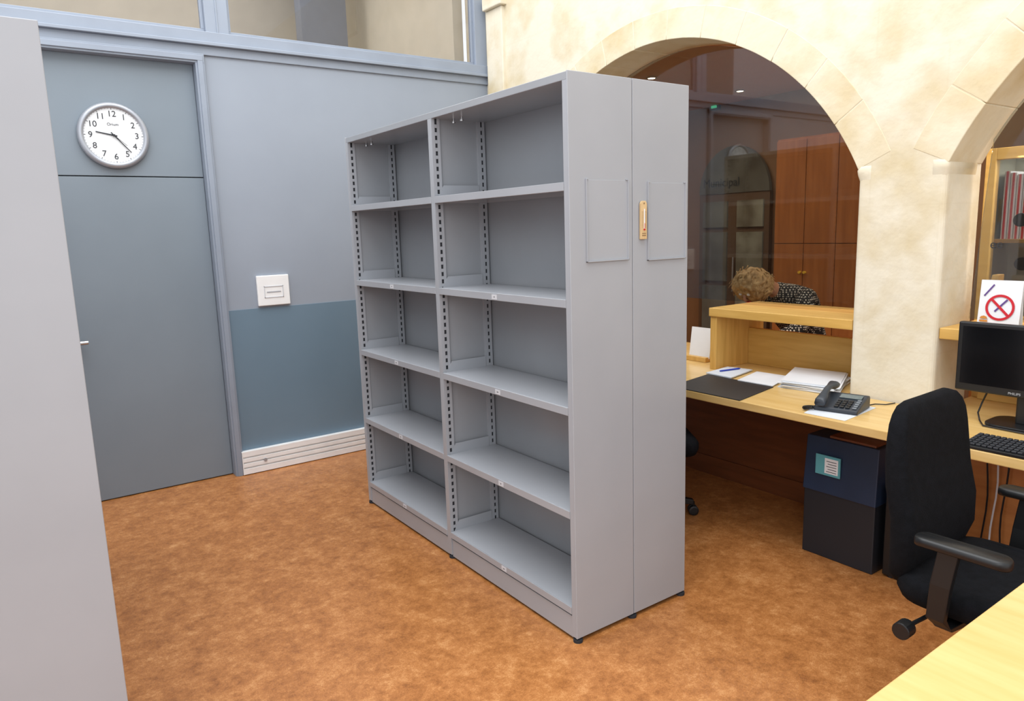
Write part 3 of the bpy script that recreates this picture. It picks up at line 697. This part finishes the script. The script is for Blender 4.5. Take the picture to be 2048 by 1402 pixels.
bm=NB();prism(bm,[(wc+wr*math.cos(R(a)),zm1+(zz1-zm1)*math.sin(R(a))) for a in range(0,181,10)],0,6.13,6.17)
obj('reflected_arch',bm,paneDim,d2)  # arch reflected in the glass screen, built as a faintly glowing pane
bm=NB();txt(bm,'Municipal',.12,faceX(onX(1442,366,6.12)));obj('lettering',bm,ink,d2)  # reflected text, built as solid letters
pw=(yL_-yR_)
for k in range(2):
    for (za,zb) in ((.15,.95),(1.0,1.5),(1.55,zm1-.08)):
        obj('glazed_panel',B(6.12,6.14,yR_+.06+k*pw/2,yR_+pw/2-.06+k*pw/2,za,zb),paneB if k==0 else paneDim,d2)
bm=NB();tube(bm,[(6.1,wc-.04,.9),(6.1,wc-.04,1.25)],.012,8);obj('pull_handle',bm,steel,d2)
for i,(px,py) in enumerate(((1480,181),(1303,155))):
    q=onZ(px,py,2.775)
    t=thing('ceiling_spotlight',['small round recessed spotlight in the brown office ceiling, seen through the arch','small bright recessed spotlight just above the top of the shelving'][i],'ceiling light',(q.x,q.y,2.78),group='office ceiling spotlights')
    bm=NB();lathe(bm,[(.045,2.77),(.04,2.765),(.032,2.768),(.032,2.778)],Matrix.Translation((q.x,q.y,0)),24);obj('ring',bm,steel,t)
    bm=NB();cyl(bm,(q.x,q.y,2.772),.028,.01);obj('bulb',bm,lampm,t)
q=onX(1429,214,6.16)
t=thing('exit_light','tiny green emergency light high on the back wall of the office','emergency light',(q.x,q.y,q.z))
obj('lamp_face',B(q.x-.02,q.x,q.y-.03,q.y+.03,q.z-.012,q.z+.012),green,t,.003)
obj('lamp_housing',B(q.x,6.2,q.y-.05,q.y+.05,q.z-.03,q.z+.03),charc,t,.003)
# display cabinet seen through right arch
Xv=4.35
vt=onX(1976,298,Xv).z;v0=onX(1962,450,Xv).y
t=thing('display_cabinet','glazed display cabinet with golden wood frame behind the right arch','cabinet',(Xv+.2,v0-.4,0))
w_=.9
bm=NB();pw_=.05
box(bm,Xv,Xv+.05,v0-pw_,v0,1.0,vt);box(bm,Xv,Xv+.05,v0-w_,v0-w_+pw_,1.0,vt);box(bm,Xv,Xv+.05,v0-w_+pw_,v0-pw_,vt-.06,vt);box(bm,Xv,Xv+.05,v0-w_+pw_,v0-pw_,1.0,1.06)
obj('frame',bm,framew,t,.003)
bm=B(Xv+.05,Xv+.35,v0-.02,v0,1.0,vt);box(bm,Xv+.05,Xv+.35,v0-w_,v0-w_+.02,1,vt);box(bm,Xv+.33,Xv+.35,v0-w_+.02,v0-.02,1,vt);box(bm,Xv+.05,Xv+.33,v0-w_+.02,v0-.02,vt-.03,vt)
obj('case',bm,mat('case_lining',(200,200,184),.6),t)
obj('base',B(Xv,Xv+.35,v0-w_,v0,0,1.0),orange,t,.003)
zsf=onX(2020,478,Xv+.1).z
obj('shelf',B(Xv+.06,Xv+.32,v0-w_+.02,v0-.02,zsf-.02,zsf),woodv,t,.001)
obj('glass_pane',B(Xv+.02,Xv+.026,v0-w_+pw_,v0-pw_,1.06,vt-.06),glass2,t)
zf=onX(2020,342,Xv+.1).z;fy=onX(2006,400,Xv+.1).y
names=['first','second','third','fourth','fifth','sixth']
for k in range(6):
    f=thing('file_folder','red and white striped file, %s from the left in the glazed cabinet'%names[k],'file',(Xv+.2,fy-.012-k*.03,zsf),group='striped files in the glazed cabinet')
    h_=zf-zsf-.01*(k%3)
    obj('cover',B(Xv+.1,Xv+.3,fy-.026-k*.03,fy-k*.03,zsf,zsf+h_),paper,f,.001)
    obj('red_spine',B(Xv+.098,Xv+.1,fy-.018-k*.03,fy-.008-k*.03,zsf,zsf+h_),redstripe,f)
for k,(px,py) in enumerate(((2038,440),(2040,528))):
    q=onX(px,py,Xv-.02);bm=NB();cyl(bm,(Xv+.008,q.y,q.z),.035,.024,0,20);obj('round_lock',bm,blackp,t,.004)
l=bpy.data.lights.new('cabinet_fill','AREA');l.size=.5;l.energy=5;l.color=(1,.95,.85);lo_=bpy.data.objects.new('cabinet_fill',l);C.objects.link(lo_);lo_.location=(Xv+.15,v0-.4,vt-.05)  # unseen fill light added inside the case to brighten the files
# ------------------------------------------------------------ person
def skin(name,V,E,root,m,parent,sub=2):
    keys=list(V);me=bpy.data.meshes.new(name);off=rootloc(parent)
    me.from_pydata([tuple(Vector(V[k][0])-off) for k in keys],[(keys.index(a),keys.index(b)) for a,b in E],[])
    o=bpy.data.objects.new(name,me);C.objects.link(o);o.parent=parent
    md=o.modifiers.new('skin','SKIN');md.use_smooth_shade=True
    for i,k in enumerate(keys):
        r=V[k][1];r=r if isinstance(r,tuple) else (r,r)
        me.skin_vertices[0].data[i].radius=r;me.skin_vertices[0].data[i].use_root=(k==root)
    s=o.modifiers.new('sub','SUBSURF');s.levels=sub;s.render_levels=sub
    me.materials.append(m);return o
hc=onX(1502,574,4.2);py_=hc.y;pb=py_-.06
pt=thing('person','seated person with curly blonde hair and dotted dark top, head bowed behind the counter','person',(4.85,pb,0))
V={'pel':((4.86,pb,.56),.13),'sp':((4.80,pb,.76),(.125,.12)),'ch':((4.60,pb+.0,.99),(.135,.12)),'nb':((4.46,pb+.02,1.11),.07),'nk':((4.39,py_-.02,1.14),.052),'h0':((4.30,py_-.01,1.16),.075),'h1':((hc.x,py_,hc.z),.09),'h2':((hc.x-.02,py_,hc.z+.03),.07)}
E=[('pel','sp'),('sp','ch'),('ch','nb'),('nb','nk'),('nk','h0'),('h0','h1'),('h1','h2')]
for s,n in ((1,'l'),(-1,'r')):
    V.update({'sh'+n:((4.52,pb+s*.155,1.08),.062),'el'+n:((4.36,pb+s*.22,.87),.045),'wr'+n:((4.08,pb-.02+s*.08,.795),.028),'pa'+n:((4.01,pb-.02+s*.06,.79),(.03,.018)),
      'hi'+n:((4.78,pb+s*.10,.55),.09),'kn'+n:((4.36,pb+s*.12,.56),.06),'an'+n:((4.38,pb+s*.12,.10),.04),'ft'+n:((4.24,pb+s*.13,.04),.035)})
    E+=[('ch','sh'+n),('sh'+n,'el'+n),('el'+n,'wr'+n),('wr'+n,'pa'+n),('pel','hi'+n),('hi'+n,'kn'+n),('kn'+n,'an'+n),('an'+n,'ft'+n)]
    for f in range(4):
        yy=pb-.02+s*(.06+.018*(f-1.5));L_=(.06,.075,.07,.055)[f]
        V['f%d%s'%(f,n)]=((3.975,yy,.785),.009);V['g%d%s'%(f,n)]=((3.975-L_*.5,yy,.785),.008);V['k%d%s'%(f,n)]=((3.975-L_,yy,.765),.007)
        E+=[('pa'+n,'f%d%s'%(f,n)),('f%d%s'%(f,n),'g%d%s'%(f,n)),('g%d%s'%(f,n),'k%d%s'%(f,n))]
    V['t0'+n]=((4.02,pb-.02+s*.025,.78),.010);V['t1'+n]=((3.985,pb-.02+s*.012,.77),.009);E+=[('pa'+n,'t0'+n),('t0'+n,'t1'+n)]
skin('body',V,E,'pel',skin_m,pt)
V2={k:(v[0],(v[1][0]+.018,v[1][1]+.018) if isinstance(v[1],tuple) else v[1]+.016) for k,v in V.items()}
kk=['pel','sp','ch','nb']+['sh'+n for n in 'lr']+['el'+n for n in 'lr']
V3={k:V2[k] for k in kk}
V3['co']=((4.42,py_-.01,1.13),.07)
for s,n in ((1,'l'),(-1,'r')): V3['fo'+n]=((4.20,pb-.01+s*.14,.826),.045)
skin('dotted_top',V3,[e for e in E if e[0] in kk and e[1] in kk]+[('ell','fol'),('elr','for'),('nb','co')],'pel',dotm,pt)
kk=['pel']+[a+n for a in ('hi','kn','an') for n in 'lr']
skin('trousers',{k:V2[k] for k in kk},[e for e in E if e[0] in kk and e[1] in kk],'pel',darkfab,pt)
for s in (1,-1):
    secs=[]
    for x,w_,h_ in ((4.43,.05,.04),(4.40,.075,.09),(4.32,.08,.08),(4.24,.085,.055),(4.18,.06,.035)):
        secs.append([(x,pb+s*.125+a_,.004+h_/2+b_) for a_,b_ in rr(w_,h_,h_*.4,3)])
    obj('shoe',loft(NB(),secs),blackp,pt,smooth=True)
fd=Vector((-.75,0,-.66)).normalized();hcv=Vector((hc.x,py_,hc.z));upv=Vector((-.66,0,.75))
bm=NB();tube(bm,[hcv+fd*.085+upv*.01,hcv+fd*.105-upv*.02,hcv+fd*.09-upv*.035],.010,8,.014);obj('nose',bm,skin_m,pt,smooth=True)
for s in (1,-1):
    bm=NB();bmesh.ops.create_icosphere(bm,subdivisions=2,radius=.012,matrix=Matrix.Translation(hcv+fd*.082+Vector((0,s*.032,0))+upv*.012));obj('eye',bm,paper,pt,smooth=True)
    bm=NB();bmesh.ops.create_icosphere(bm,subdivisions=2,radius=.02,matrix=Matrix.Translation(hcv+Vector((.005,s*.09,0)))@Matrix.Diagonal((1,.45,1.5,1)));obj('ear',bm,skin_m,pt,smooth=True)
bm=NB();tube(bm,[hcv+fd*.085-upv*.055+Vector((0,-.022,0)),hcv+fd*.09-upv*.055,hcv+fd*.085-upv*.055+Vector((0,.022,0))],.005,6);obj('mouth',bm,red,pt)
bm=NB();bmesh.ops.create_icosphere(bm,subdivisions=5,radius=1)
for v in bm.verts:
    d=v.co.normalized();n_=noise.noise(d*4)*.12+noise.noise(d*11)*.05
    front=max(0,d.dot(fd)-.75)
    r=.122*(1+n_)*(1-.7*front)
    v.co=hcv+Vector((.018,0,.012))+Vector((d.x*r*1.08,d.y*r*1.12,d.z*r*.98))
for k in range(180):
    d=Vector((random.uniform(-1,1),random.uniform(-1,1),random.uniform(-.9,1))).normalized()
    if d.dot(fd)>.75: continue
    b0=hcv+Vector((.018,0,.012))+Vector((d.x*.125,d.y*.13,d.z*.112))
    tn=(Vector((0,0,-1))-d*(-d.z)+Vector((random.uniform(-.5,.5),random.uniform(-.5,.5),0))).normalized()
    pts_=[b0+tn*(.08*u-.03)+d*(.008*math.sin(u*math.pi*1.5+k)) for u in [i/6 for i in range(7)]]
    tube(bm,pts_,.0045,5,.0015)
obj('hair',bm,hairm,pt,smooth=True)
t=thing('stool','round dark padded stool under the person behind the counter','stool',(4.86,pb,0))
obj('seat',lathe(NB(),[(.16,.365),(.175,.375),(.175,.398),(.15,.406)],Matrix.Translation((4.86,pb,0)),32),blackf,t,smooth=True)
for k in range(4):
    a=R(45+90*k);bm=NB();tube(bm,[(4.86+.11*math.cos(a),pb+.11*math.sin(a),.366),(4.86+.19*math.cos(a),pb+.19*math.sin(a),.002)],.012,10);obj('leg',bm,steel,t)
# ------------------------------------------------------------ light
w=bpy.data.worlds.new('world');S.world=w;w.use_nodes=True
nb=w.node_tree.nodes['Background'];nb.inputs[0].default_value=(.95,.975,1.0,1);nb.inputs[1].default_value=1.35
def area(loc,rot,sx,sy,e,col):
    l=bpy.data.lights.new('area_light','AREA');l.shape='RECTANGLE';l.size=sx;l.size_y=sy;l.energy=e;l.color=col
    o=bpy.data.objects.new('area_light',l);C.objects.link(o);o.location=loc;o.rotation_euler=rot;return o
area((.7,2.5,4.9),(0,0,0),4,5,235,(.98,.99,1.0))
area((-1.5,-1.5,3.2),(R(55),0,R(-45)),3,2,50,(.98,.985,1))
area((1.0,6.3,4.4),(0,0,0),3,1.5,60,(1,.97,.9))
area((5.0,3.9,2.74),(0,0,0),1.6,2.6,24,(1,.82,.62))
area((4.0,.6,2.74),(0,R(-25),0),.5,2.0,55,(1,.9,.75))
def spot(loc,e):
    l=bpy.data.lights.new('spot_light','SPOT');l.energy=e;l.color=(1,.78,.54);l.spot_size=R(130);l.spot_blend=.8;l.shadow_soft_size=.05
    o=bpy.data.objects.new('spot_light',l);C.objects.link(o);o.location=loc
for q,e in (((5.3,4.6,2.70),28),((4.5,4.9,2.70),28),((5.2,2.6,2.70),16),((4.5,1.2,2.70),30)): spot(q,e)
